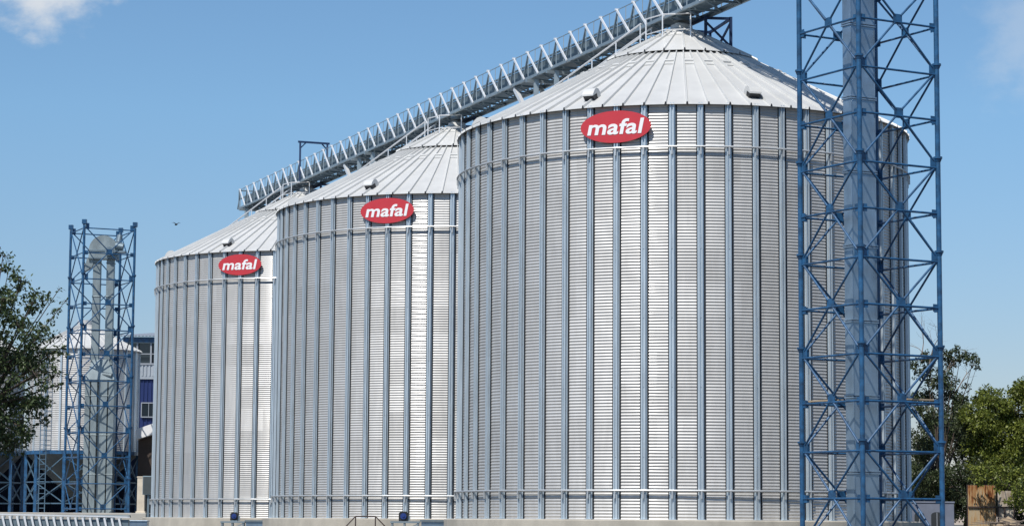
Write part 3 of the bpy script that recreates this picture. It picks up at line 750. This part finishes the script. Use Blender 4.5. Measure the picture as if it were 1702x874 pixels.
# ------------------------------------------------------------------ blue building behind
def building():
    Y = 172.0; x0, x1 = at(205, 600, Y).x, at(330, 600, Y).x; D = 14.0
    zg = 1.99; zz = lambda yp: at(240, yp, Y).z
    root = thing('industrial_building', 'dark blue clad industrial building with a window band behind the farthest emblem silo', 'building', ((x0 + x1) / 2, Y, zg))
    w = x1 - x0; Z = lambda yp: zz(yp) - zg
    m = MB(); m.box((0, D / 2 + .05, Z(626) / 2), (w, D, Z(626)))
    k = -w / 2 + 0.1
    while k < w / 2: m.box((k, 0.02, Z(626) / 2), (0.06, 0.07, Z(626) - .02)); k += 0.28
    m.build('wall', M_CLAD, root)
    m = MB(); h = Z(606) - Z(626); m.box((0, D / 2, Z(626) + h / 2), (w + 0.1, D, h - 0.01)); k = -w / 2 + 0.1
    while k < w / 2: m.box((k, -0.03, Z(626) + h / 2), (0.11, 0.07, h - 0.1)); k += 0.26
    m.box((0, -0.06, Z(628)), (w + 0.1, 0.1, 0.16)); m.build('cladding_band', M_GREYCLAD, root)
    m = MB(); h = Z(569) - Z(606); m.box((0, D / 2 + 0.15, Z(606) + h / 2), (w - 0.1, D - 0.2, h)); gl = m.build('window_band', M_GLASS, root)
    m = MB(); k = -w / 2
    while k <= w / 2 + 0.01: m.box((k, 0.03, Z(606) + h / 2), (0.12, 0.16, h)); k += 1.0
    m.box((0, 0.0, Z(606) + 0.06), (w, 0.18, 0.12)); m.box((0, 0.03, Z(588)), (w, 0.12, 0.07)); m.build('window_frame', M_FRAME, gl)
    m = MB(); m.box((0, 0.02, (Z(569) + Z(560)) / 2), (w + 0.1, 0.2, Z(560) - Z(569))); m.build('fascia', M_BLUE, root)
    m = MB(); k = -w / 2 - 0.2
    poly = []
    while k < w / 2 + 0.2: poly.append((k, 0.0)); poly.append((k + 0.06, 0.06)); poly.append((k + 0.16, 0.06)); poly.append((k + 0.22, 0)); k += 0.26
    top = [(u, v) for u, v in poly]; bot = [(u, v - 0.03) for u, v in reversed(poly)]
    m.prism(top + bot, (-0.5, D), lambda u, v, ww: Vector((u, ww, Z(558) + v + ww * 0.09)))
    m.build('roof', M_GREYCLAD, root)
    xw = at(247.5, 680, Y).x - (x0 + x1) / 2; hw = Z(670) - Z(692)
    m = MB(); m.box((xw, -0.06, Z(681)), (1.0, 0.06, hw)); win = m.build('window', M_GLASS, root)
    m = MB()
    for dx in (-0.53, 0.0, 0.53): m.box((xw + dx, -0.09, Z(681)), (0.07 if dx else 0.04, 0.09, hw + 0.1))
    for dz in (-0.5, 0.5): m.box((xw, -0.092, Z(681) + dz * (hw + 0.06)), (1.12, 0.085, 0.08))
    m.build('window_frame', M_FRAME, win)
building()

def added_dark_shed():  # added wall, its darkness stands in for shade behind the hopper stands
    Y = 168.0; x0, x1 = at(-120, 800, Y).x, at(214, 800, Y).x; zt = at(100, 752, Y).z - 1.99
    r = thing('added_dark_shed', 'added low dark blue shed wall standing in for the shade between the blue legs of the hopper silos', 'shed', ((x0 + x1) / 2, Y, 1.99))
    w = x1 - x0; m = MB(); m.box((0, 2, zt / 2), (w, 4, zt)); k = -w / 2 + 0.1
    while k < w / 2: m.box((k, -0.02, zt / 2), (0.06, 0.07, zt - 0.02)); k += 0.3
    m.build('wall', M_NAVY, r)  # added wall, stands in for shade
    m = MB(); m.box((0, -0.4, zt + 0.06), (w + 0.3, 9.2, 0.1)); m.build('roof', M_GALVD, r)  # deep overhang added to keep the wall in shade
added_dark_shed()

def annex():
    Y = 142.5; a = at(226, 730, Y); b = at(300, 700, Y); zg = 1.99
    root = thing('lean_to_shed', 'dark brown shed with a sloping white roof left of the farthest emblem silo', 'shed', (a.x, Y, zg))
    w = b.x - a.x; za, zb_ = a.z - zg, at(258, 720, Y).z - zg
    sl_ = (zb_ - za) / (at(258, 708, Y).x - a.x)
    m = MB(); m.prism([(0, za), (w, za + sl_ * w), (w, za + sl_ * w + 0.70), (0, za + 0.62)], (0, 9), lambda u, v, q: Vector((u, q + (v - za) * 0.0, v))); m.build('roof', M_WHITE, root)
    m = MB(); m.prism([(0.05, 0), (w, 0), (w, za + sl_ * w - 0.02), (0.05, za - 0.02)], (0.6, 8.8), lambda u, v, q: Vector((u, q, v))); m.build('wall', M_BROWN, root)
annex()
p = at(235, 820, 138); m = MB(); m.box((0, 0, 1.0), (0.44, 0.42, 2.2)); m.box((0, 0, 0.0), (0.56, 0.52, 0.3)); m.box((0, 0, 2.12), (0.5, 0.48, 0.08)); o = m.build('concrete_post', M_CREAM, bevel=0.03); o.location = (p.x, p.y, 1.95)
tag(o, 'cream plastered gate post left of the farthest emblem silo', 'post')
p = at(247, 806, 134); r = thing('control_cabinet', 'grey steel control cabinet at the left edge of the farthest emblem silo', 'cabinet', (p.x, p.y, 0))
m = MB(); m.box((0, 0, p.z), (0.62, 0.4, 1.05)); m.build('cabinet_body', M_GALVD, r, bevel=0.02)
m = MB(); m.box((0, -0.205, p.z), (0.54, 0.02, 0.95)); m.build('door', M_HOPPER, r)
m = MB(); m.beam((0, 0, 0), (0, 0, p.z - 0.52), 0.12); m.build('stand', M_GALVD, r)

# ------------------------------------------------------------------ discharge drives in front of the silos
def drive(xm, ym, xb0, xb1, Y, label, label2):
    p = at(xm, ym, Y); a = at(xb0, 866, Y + 0.3); b = at(xb1, 866, Y + 0.3)
    root = thing('discharge_conveyor', label2, 'conveyor', (p.x, Y, 0), 0, 'discharge conveyors at the silo feet')
    x0, x1 = a.x - p.x, b.x - p.x; zt = a.z
    m = MB(); m.box(((x0 + x1) / 2 + 0.62, 0.35, zt / 2), (x1 - x0 - 1.25, 0.7, zt)); bd = m.build('trough_box', M_CASE, root, bevel=0.01)
    m = MB(); m.box(((x0 + x1) / 2 + 0.62, 0.33, zt + 0.04), (x1 - x0 - 1.15, 0.8, 0.07)); m.build('lid', M_GALVD, bd)
    m = MB(); w = 1.1
    for x in (x0 + 0.05, x0 + 0.55, x0 + w): m.beam((x, 0.1, 0), (x, 0.1, zt - 0.05), 0.07); m.beam((x, 0.6, 0), (x, 0.6, zt - 0.05), 0.07)
    m.box((x0 + w / 2 + 0.03, 0.35, zt - 0.02), (w + 0.1, 0.62, 0.08)); m.beam((x0, 0.1, zt - 0.6), (x0 + w, 0.1, zt - 0.1), 0.05); m.build('drive_stand', M_GALV, root)
    r2 = thing('drive_motor', label, 'motor', (p.x, Y + 0.3, zt + 0.02), 0, 'discharge drive motors')
    h = p.z - zt - 0.02; s_ = 0.19
    m = MB(); poly = [(-s_, -s_ - 0.02), (s_, -s_ - 0.02), (s_, s_ * 0.6), (s_ * 0.6, s_), (-s_ * 0.6, s_), (-s_, s_ * 0.6)]
    m.prism(poly, (-0.06, 0.30), lambda u, v, q: Vector((u, q, h + v))); bd = m.build('guard', M_DARK, r2, bevel=0.01)
    m = MB(); m.tube((0, -0.06, h), (0, -0.12, h), 0.125, 0.125, 20); m.tube((0, -0.12, h), (0, -0.15, h), 0.06, 0.05, 14); m.build('fan_cover', M_MOTOR, r2, 'auto')
    m = MB(); m.box((0, 0.1, (h - s_) / 2), (0.34, 0.3, max(0.06, h - s_ - 0.01))); m.box((0.22, 0.12, h * 0.6), (0.1, 0.22, h)); m.build('mount', M_GALV, r2)
drive(388, 857, 368, 442, 117.6, 'dark square drive motor with blue fan cover at the farthest emblem silo', 'grey steel discharge conveyor at the foot of the farthest emblem silo')
drive(670, 857, 650, 741, 96.8, 'dark square drive motor with blue fan cover at the middle silo', 'grey steel discharge conveyor at the foot of the middle silo')

# brown step rail
r = thing('step_handrail', 'thin brown steel handrail over steps in front of the middle silo base', 'handrail', (at(607, 870, 94.5).x, 94.5, 0))
Q = [at(573, 876, 94.5), at(591, 857.3, 94.5), at(624, 857.5, 94.5), at(642, 876, 94.5)]
Q = [q - Vector((r.location.x, 94.5, 0)) for q in Q]
m = MB(); m.path(Q, 0.026); m.path([q - Vector((0, 0, 0.45)) for q in Q], 0.018); m.build('rail', M_RAIL, r)
for q in (Q[1], Q[2]):
    m = MB(); m.tube(q, (q.x, q.y, 0.55), 0.026, n=6); m.build('post', M_RAIL, r)
for q in (Q[0], Q[3]):
    m = MB(); m.tube(q * 0.8 + Q[1] * 0.2 if q is Q[0] else q * 0.8 + Q[2] * 0.2, ((q.x * 0.8 + (Q[1] if q is Q[0] else Q[2]).x * 0.2), q.y, 0.0), 0.026, n=6); m.build('post', M_RAIL, r)
m = MB(); m.box(((Q[1].x + Q[2].x) / 2, 0.3, 0.27), (Q[2].x - Q[1].x + 0.3, 0.9, 0.55)); m.build('step', M_CONC, r)

# zigzag truss frame lying along the yard edge, bottom left
def yard_truss():
    A, B = at(-60, 852.5, 104), at(213, 858.6, 104)
    r = thing('zigzag_truss', 'low galvanised zigzag truss frame lying along the bottom left edge of the yard', 'truss', (A.x, 104, 0))
    L_ = B.x - A.x; za = A.z; dz = (B.z - A.z)
    P = lambda x, yy, h: Vector((x, yy, za + dz * x / L_ - h))
    m = MB(); m.beam(P(0, 0, 0), P(L_, 0, 0), 0.10, 0.06); m.build('top_rail', M_GALVB, r)
    m = MB(); m.beam(P(0, 0.45, 0), P(L_, 0.45, 0), 0.08, 0.05); m.build('top_rail', M_GALVB, r)
    m = MB(); m.beam(P(0, 0, 1.1), P(L_, 0, 1.1), 0.1, 0.1); m.beam(P(0, 0.45, 1.1), P(L_, 0.45, 1.1), 0.1, 0.1); m.build('bottom_chord', M_GALV, r)
    m = MB(); m.box(P(L_ / 2, 0.24, 0.62), (L_, 0.3, 0.9)); m.build('trough', M_GALVD, r)
    k = 0.1; sp_ = 0.318
    while k < L_ - 0.3:
        m = MB(); m.beam(P(k, -0.06, 0.06), P(k + 0.26, -0.06, 1.1), 0.085, 0.045, (0, -1, 0)); n0 = len(m.f); m.beam(P(k + 0.02, 0.45, 0.05), P(k - 0.25, 0.45, 1.1), 0.05, 0.05); m.beam(P(k, -0.02, 0.05), P(k - 0.14, -0.02, 1.1), 0.03, 0.03)
        bay = m.build('truss_bay', M_TRUSS, r); bay.data.materials.append(M_GALVD)
        for i in range(n0, len(m.f)): bay.data.polygons[i].material_index = 1
        k += sp_
    for x in (0.4, L_ * 0.5, L_ - 0.4):
        m = MB(); m.box((x, 0.22, 0.3), (0.4, 0.8, za - 0.82)); m.build('support_block', M_CONC, r)
yard_truss()
a = at(135, 857, 107); b = at(216, 857.5, 107); m = MB(); m.box((0, 0, 0), (b.x - a.x, 0.5, 0.10)); m.box((0, 0.1, -0.85), (b.x - a.x - 1.4, 0.2, 1.6)); o = m.build('steel_platform', M_GALVD, bevel=0.01); o.location = ((a.x + b.x) / 2, 107, a.z)
tag(o, 'thin grey steel platform at the right end of the zigzag truss', 'platform')
a = at(214, 865, 110); b = at(246, 866, 110); m = MB(); m.box((0, 0, -0.7), (b.x - a.x, 0.6, 1.35)); m.box((0, 0, 0.0), (b.x - a.x + 0.06, 0.68, 0.05)); o = m.build('steel_bin', M_CASE, bevel=0.01); o.location = ((a.x + b.x) / 2, 110, a.z)
tag(o, 'pale grey steel bin between the zigzag truss and the farthest silo base', 'bin')

# ------------------------------------------------------------------ right side: hut, gate, heap
def hut():
    Y = 108.0; x0, x1 = at(1512, 850, Y).x, at(1586, 850, Y).x; zt = at(1550, 836, Y).z
    r = thing('small_hut', 'small bluish whitewashed hut with arched dark windows behind the tall blue tower', 'hut', ((x0 + x1) / 2, Y, 0))
    w = x1 - x0
    m = MB(); m.box((0, 2, zt / 2), (w, 4, zt)); m.build('wall', M_HUT, r, bevel=0.02)
    m = MB(); m.box((0, 2, zt + 0.05), (w + 0.06, 4.06, 0.08)); m.build('roof', M_HUT, r, bevel=0.02)
    for xp in (1528, 1557):
        x = at(xp, 850, Y).x - (x0 + x1) / 2; ww = 0.26 if xp > 1540 else 0.22; z1 = at(xp, 851, Y).z
        poly = [(-ww, 1.1), (ww, 1.1), (ww, z1 - 0.12)] + [(ww * math.cos(R_(q)), z1 - 0.12 + 0.14 * math.sin(R_(q))) for q in range(20, 180, 20)] + [(-ww, z1 - 0.12)]
        m = MB(); m.prism(poly, (-0.02, 0.03), lambda u, v, q: Vector((x + u, q - 0.005, v))); wn = m.build('window', M_GLASS, r)
        m = MB(); m.box((x, -0.04, 1.08), (2 * ww + 0.14, 0.1, 0.07)); m.beam((x, -0.03, 1.1), (x, -0.03, z1), 0.03); m.build('window_frame', M_FRAME, wn)
hut()
def gate():
    Y = 112.0; x0 = at(1609, 840, Y).x; x1 = at(1655, 840, Y).x; zt = at(1630, 806, Y).z
    r = thing('rusty_gate', 'tall rust streaked corrugated sheet gate under the olive green tree', 'gate', (x0, Y, 0))
    m = MB(); w = x1 - x0; n_ = 24; pts = []
    for i in range(n_ * 4 + 1): pts.append((w * i / (n_ * 4), 0.018 * math.sin(i * math.pi / 2)))
    m.prism(pts + [(u, v + 0.012) for u, v in reversed(pts)], (0.2, zt), lambda u, v, q: Vector((u, v, q))); m.build('sheet_panel', M_RUST, r)
    m = MB()
    for x in (0.0, w): m.beam((x, 0.06, 0), (x, 0.06, zt + 0.03), 0.07)
    zr = at(1630, 842, Y).z
    m.beam((0, -0.05, zr), (w, -0.05, zr), 0.06); m.beam((0, 0.06, zt), (w, 0.06, zt), 0.06); m.build('frame', M_RAIL, r)
    x2 = at(1685, 840, Y).x; r2 = thing('pale_gate', 'pale sheet metal gate leaf with dark frame right of the rusty gate', 'gate', (x1 + 0.1, Y - 0.05, 0))
    w2 = x2 - x1 - 0.1; z2 = at(1660, 815, Y).z
    m = MB(); m.box((w2 / 2, 0.05, z2 / 2 + .1), (w2, 0.03, z2 - 0.2)); m.build('sheet_panel', M_PALE, r2)
    m = MB()
    for x in (0.0, w2 * 0.42, w2): m.beam((x, 0, 0), (x, 0, zr), 0.06)
    m.beam((0, 0, zr), (w2, 0, zr), 0.06); m.build('frame', M_RAIL, r2)
gate()
m = MB(); nx, ny = 26, 12; A = at(1648, 870, 104); B = at(1730, 870, 104)
for i in range(nx + 1):
    for j in range(ny + 1):
        u_, v_ = i / nx, j / ny; h = 1.95 * (math.sin(math.pi * u_) ** 0.7) * math.sin(math.pi * v_) + 0.12 * random.random() * math.sin(math.pi * v_)
        m.v.append((A.x + (B.x - A.x) * u_, 104 + 3.5 * v_, -0.02 + h))
for i in range(nx):
    for j in range(ny): q = i * (ny + 1) + j; m.f.append((q, q + ny + 1, q + ny + 2, q + 1))
o = m.build('earth_heap', M_EARTH, smooth=True); tag(o, 'low brown earth heap in the bottom right corner before the gates', 'heap')
m = MB()
for i in range(14):
    a = at(random.uniform(1652, 1702), random.uniform(866, 873), 104.3); d = Vector((random.uniform(0.5, 1.3) * random.choice((-1, 1)), random.uniform(-.2, .2), random.uniform(-.12, .25))); m.tube(a, a + d, 0.025, 0.01, 5)
    m.tube(a - Vector((0, 0, 0.25)), a + d * 0.1, 0.02, 0.02, 5)
o = m.build('dry_branches', M_TWIG); tag(o, 'dry pale cut branches lying on the brown earth heap', 'branches')

# ------------------------------------------------------------------ trees
def leaves(centers, radii, counts, size, flat=0.8, droop=0.0):
    Cs, Rs, Ns = np.asarray(centers, float), np.asarray(radii, float), np.asarray(counts, int)
    idx = np.repeat(np.arange(len(Cs)), Ns); n_ = len(idx)
    d = RNG.normal(size=(n_, 3)); d /= np.linalg.norm(d, axis=1)[:, None]
    rad = RNG.random(n_) ** 0.45
    P = Cs[idx] + d * (rad * Rs[idx])[:, None] * np.array([1, 1, flat])
    # each clump is made of sprays: pull leaves to nearby twig lines
    L_ = size * RNG.uniform(0.6, 1.4, n_); Wd = L_ * RNG.uniform(0.38, 0.6, n_)
    ax = RNG.normal(size=(n_, 3)) + d * 0.8 + np.array([0, 0, -droop]); ax /= np.linalg.norm(ax, axis=1)[:, None]
    nr = RNG.normal(size=(n_, 3)) + np.array([0, 0, 0.9]); sd_ = np.cross(ax, nr); sd_ /= np.linalg.norm(sd_, axis=1)[:, None] + 1e-9
    nn = np.cross(sd_, ax)
    a = P; b = P + ax * (L_ * .45)[:, None] + sd_ * (Wd / 2)[:, None] + nn * (L_ * .06)[:, None]
    c = P + ax * L_[:, None]; e = P + ax * (L_ * .45)[:, None] - sd_ * (Wd / 2)[:, None] + nn * (L_ * .06)[:, None]
    V = np.stack([a, b, c, e], 1).reshape(-1, 3); F = np.arange(n_ * 4).reshape(-1, 4)
    return V, F

def tree(label, base, fork, clumps, lsize, lm, per=260, trunk_r=0.2, extra=None, droop=0.3, bark=M_BARK, sub=7, name='broadleaf_tree'):
    """clumps: list of (Vector, radius) for big boughs; each splits into sub-sprays on real twigs"""
    root = thing(name, label, 'tree', base)
    base = Vector(base)
    tr = MB(); fork = Vector(fork)
    mid = base.lerp(fork, 0.5) + Vector((random.uniform(-.1, .1), random.uniform(-.1, .1), 0)) * trunk_r * 5
    tr.tube(base - base, mid - base, trunk_r * 1.25, trunk_r, 10); tr.tube(mid - base, fork - base, trunk_r, trunk_r * 0.75, 10)
    Cs, Rs, Ns = [], [], []
    for P, rad in clumps:
        P = Vector(P); j = fork.lerp(P, 0.45) + Vector((random.uniform(-.2, .2), random.uniform(-.2, .2), random.uniform(0.0, .35))) * rad
        rr = trunk_r * (0.07 + 0.13 * min(1.0, rad)) * random.uniform(.8, 1.2)
        st = base.lerp(fork, random.uniform(0.75, 1.0))
        tr.tube(st - base, j - base, rr * 1.3, rr, 6, False); tr.tube(j - base, P - base, rr, rr * .45, 6, False)
        for q in range(sub):
            d = Vector((random.gauss(0, 1), random.gauss(0, 1), random.gauss(0, .8))).normalized()
            S = P + d * rad * random.uniform(.35, 1.0)
            tr.tube(P - base, S - base, rr * .35, rr * .1, 4, False)
            sr_ = rad * random.uniform(.26, .5)
            Cs.append(S - base); Rs.append(sr_); Ns.append(int(per * (sr_ / 0.5) ** 2 * random.uniform(.6, 1.3)))
    tr.build('trunk', bark, root, True)
    V, F = leaves([tuple(c) for c in Cs], Rs, Ns, lsize, droop=droop)
    mesh_np('crown', V, F, lm, root)
    if extra: extra(root, base)
    return root

# dark tree at the left edge
YL = 58.0
pts = [(18, 448, .26), (2, 425, .26), (38, 470, .3), (8, 495, .5), (55, 505, .38), (30, 545, .55), (78, 500, .22), (88, 520, .22), (-20, 560, .8), (62, 560, .42), (95, 560, .2), (82, 590, .34), (20, 600, .65), (58, 625, .5), (88, 628, .28), (100, 640, .16),
       (-10, 650, .7), (35, 665, .55), (64, 670, .35), (72, 695, .2), (10, 705, .55), (38, 710, .4), (-15, 735, .6), (22, 738, .3), (-50, 480, 1.0), (-80, 600, 1.2), (-70, 700, 1.0), (-120, 540, 1.2), (-130, 660, 1.2), (-100, 440, .8), (112, 500, .10), (100, 480, .1)]
cl = []
for x, y_, rr in pts:
    for k in range(1 if rr < .3 else 2):
        cl.append((at(x + random.uniform(-4, 4), y_ + random.uniform(-4, 4), YL + random.uniform(-1.6, 1.6) * min(1, rr * 2)), rr))
bx = at(-60, 800, YL)
tree('dark green leafy tree filling the left edge in front of the hopper silos', (bx.x, YL, 0), at(-40, 690, YL), cl, 0.105, M_LEAF_DARK, per=250, sub=8, trunk_r=0.22, droop=0.5)

# trees at the right
YA = 124.0
ptsA = [(1535, 610, .8), (1560, 640, .9), (1530, 660, .9), (1585, 660, .9), (1550, 700, 1.1), (1600, 700, 1.0), (1528, 735, 1.0), (1570, 745, 1.2), (1610, 745, 1.0), (1540, 790, 1.1), (1590, 790, 1.2), (1625, 790, .9), (1520, 820, .8), (1560, 825, 1.0), (1600, 825, .8), (1580, 600, .5), (1600, 590, .45), (1615, 600, .35), (1624, 612, .22), (1570, 590, .35), (1590, 578, .25), (1545, 590, .4)]
cl = []
for x, y_, rr in ptsA:
    cl.append((at(x + random.uniform(-4, 4), y_ + random.uniform(-4, 4), YA + random.uniform(-2.2, 2.2) * min(1, rr)), rr))
def bare(root, base):
    def br(p, d, L_, r_, n_):
        for s_ in range(4):
            d2 = (d + Vector((random.gauss(0, .22), random.gauss(0, .22), random.gauss(.03, .16)))).normalized(); q = p + d2 * L_ / 4
            m.tube(p, q, r_, r_ * .8, 5, False); r_ *= .8; p = q; d = d2
            if n_ > 0: br(p, (d + Vector((random.gauss(0, .7), random.gauss(0, .5), random.gauss(0, .5)))).normalized(), L_ * .55, r_ * .65, n_ - 1)
    for x, y_, dx in ((1532, 600, -.15), (1545, 605, .25), (1560, 640, .5), (1590, 650, .35)):
        m = MB(); br(at(x, y_, YA) - base, Vector((dx, 0, 1)).normalized(), 1.9, 0.035, 2)
        m.build('bare_branch', M_TWIG, root)
bx = at(1560, 860, YA)
tree('dark tree with bare twigs on top, standing behind the tall blue tower', (bx.x, YA, 0), at(1562, 800, YA), cl, 0.15, M_LEAF_GREY, per=215, sub=12, trunk_r=0.24, extra=bare, droop=0.6)
YB = 128.0
ptsB = [(1625, 690, 1.0), (1655, 670, .8), (1650, 715, 1.2), (1690, 690, 1.1), (1685, 735, 1.3), (1640, 760, 1.1), (1715, 650, .9), (1720, 700, 1.3), (1675, 770, 1.1), (1710, 770, 1.2), (1700, 640, .5), (1690, 655, .45), (1740, 660, 1.3), (1750, 740, 1.4), (1625, 665, .45), (1640, 735, 1.0), (1660, 800, .8), (1700, 805, 1.0)]
cl = []
for x, y_, rr in ptsB:
    for k in range(2): cl.append((at(x + random.uniform(-6, 6), y_ + random.uniform(-6, 6), YB - 4 + random.uniform(-2.2, 2.2) * min(1, rr)), rr))
for x, y_, rr, yy in [(1650, 796, .35, 111), (1668, 808, .4, 110.8), (1690, 815, .45, 110.5), (1620, 798, .3, 111.2), (1680, 835, .3, 110.5), (1700, 838, .4, 110.5), (1636, 792, .35, 111), (1672, 785, .6, 112.5), (1700, 790, .7, 112.5), (1640, 775, .6, 113)]:
    cl.append((at(x, y_, yy), rr))
bx = at(1668, 860, YB)
tree('sunlit olive green tree above the rusty gate at the right edge', (bx.x, YB, 0), at(1672, 800, YB), cl, 0.15, M_LEAF_OLIVE, per=210, sub=11, trunk_r=0.24, droop=0.4)
YC = 140.0
cl = []
for x, y_, rr in [(1530, 760, 1.5), (1575, 720, 1.5), (1620, 730, 1.6), (1640, 780, 1.5), (1560, 810, 1.5), (1600, 830, 1.4), (1660, 820, 1.5), (1650, 690, 1.0), (1700, 830, 1.5), (1525, 830, 1.4), (1700, 760, 1.5), (1640, 840, 1.3), (1500, 790, 1.5), (1720, 820, 1.4)]:
    cl.append((at(x, y_, YC + random.uniform(-1.5, 1.5)), rr))
bx = at(1610, 860, YC)
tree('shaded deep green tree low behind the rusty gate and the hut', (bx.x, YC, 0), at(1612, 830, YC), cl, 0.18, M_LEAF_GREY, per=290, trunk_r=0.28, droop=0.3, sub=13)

# grass at the bottom left
nb = 2600; a = at(-40, 874, 103); b = at(120, 874, 103)
X = RNG.uniform(a.x, b.x, nb); Yv = RNG.uniform(102.6, 103.7, nb); H = RNG.uniform(0.7, 1.25, nb); A_ = RNG.uniform(0, 2 * np.pi, nb)
wv = np.stack([np.cos(A_), np.sin(A_), 0 * A_], 1) * 0.02; ln = RNG.normal(size=(nb, 3)) * 0.12; ln[:, 2] = H
P0 = np.stack([X, Yv, np.zeros(nb)], 1)
V = np.stack([P0 - wv, P0 + wv, P0 + ln], 1).reshape(-1, 3)
o = mesh_np('tall_grass', V, np.arange(nb * 3).reshape(-1, 3), M_GRASS); kind(o, 'stuff'); tag(o, 'dry green grass in front of the zigzag truss', 'grass')

# ------------------------------------------------------------------ bird
def bird():
    p = at(293, 373, 70); r = thing('flying_bird', 'small dark bird flying in the sky left of the farthest emblem silo', 'bird', p, R_(25))
    m = MB(); prof = [(0.0, -0.09), (0.018, -0.075), (0.028, -0.03), (0.03, 0.02), (0.02, 0.07), (0.022, 0.09), (0.012, 0.115), (0.0, 0.13)]
    m.lathe(prof, 10); m.v = [(v[0], v[2], v[1]) for v in m.v]
    for sgn in (-1, 1):
        m.add([(0, 0.04, 0.01), (sgn * 0.07, 0.05, 0.05), (sgn * 0.15, -0.01, 0.035), (sgn * 0.07, -0.02, 0.045), (0, -0.04, 0.012), (sgn * .07, .015, 0.062)], [(0, 1, 5), (1, 2, 5), (2, 3, 5), (3, 4, 5), (4, 0, 5), (0, 4, 3, 1), (1, 3, 2)])
    m.add([(0, -0.08, 0), (0.025, -0.15, 0), (-0.025, -0.15, 0), (0, -0.11, 0.008)], [(0, 1, 3), (1, 2, 3), (2, 0, 3), (0, 2, 1)])
    m.build('body', M_DARK, r)
bird()
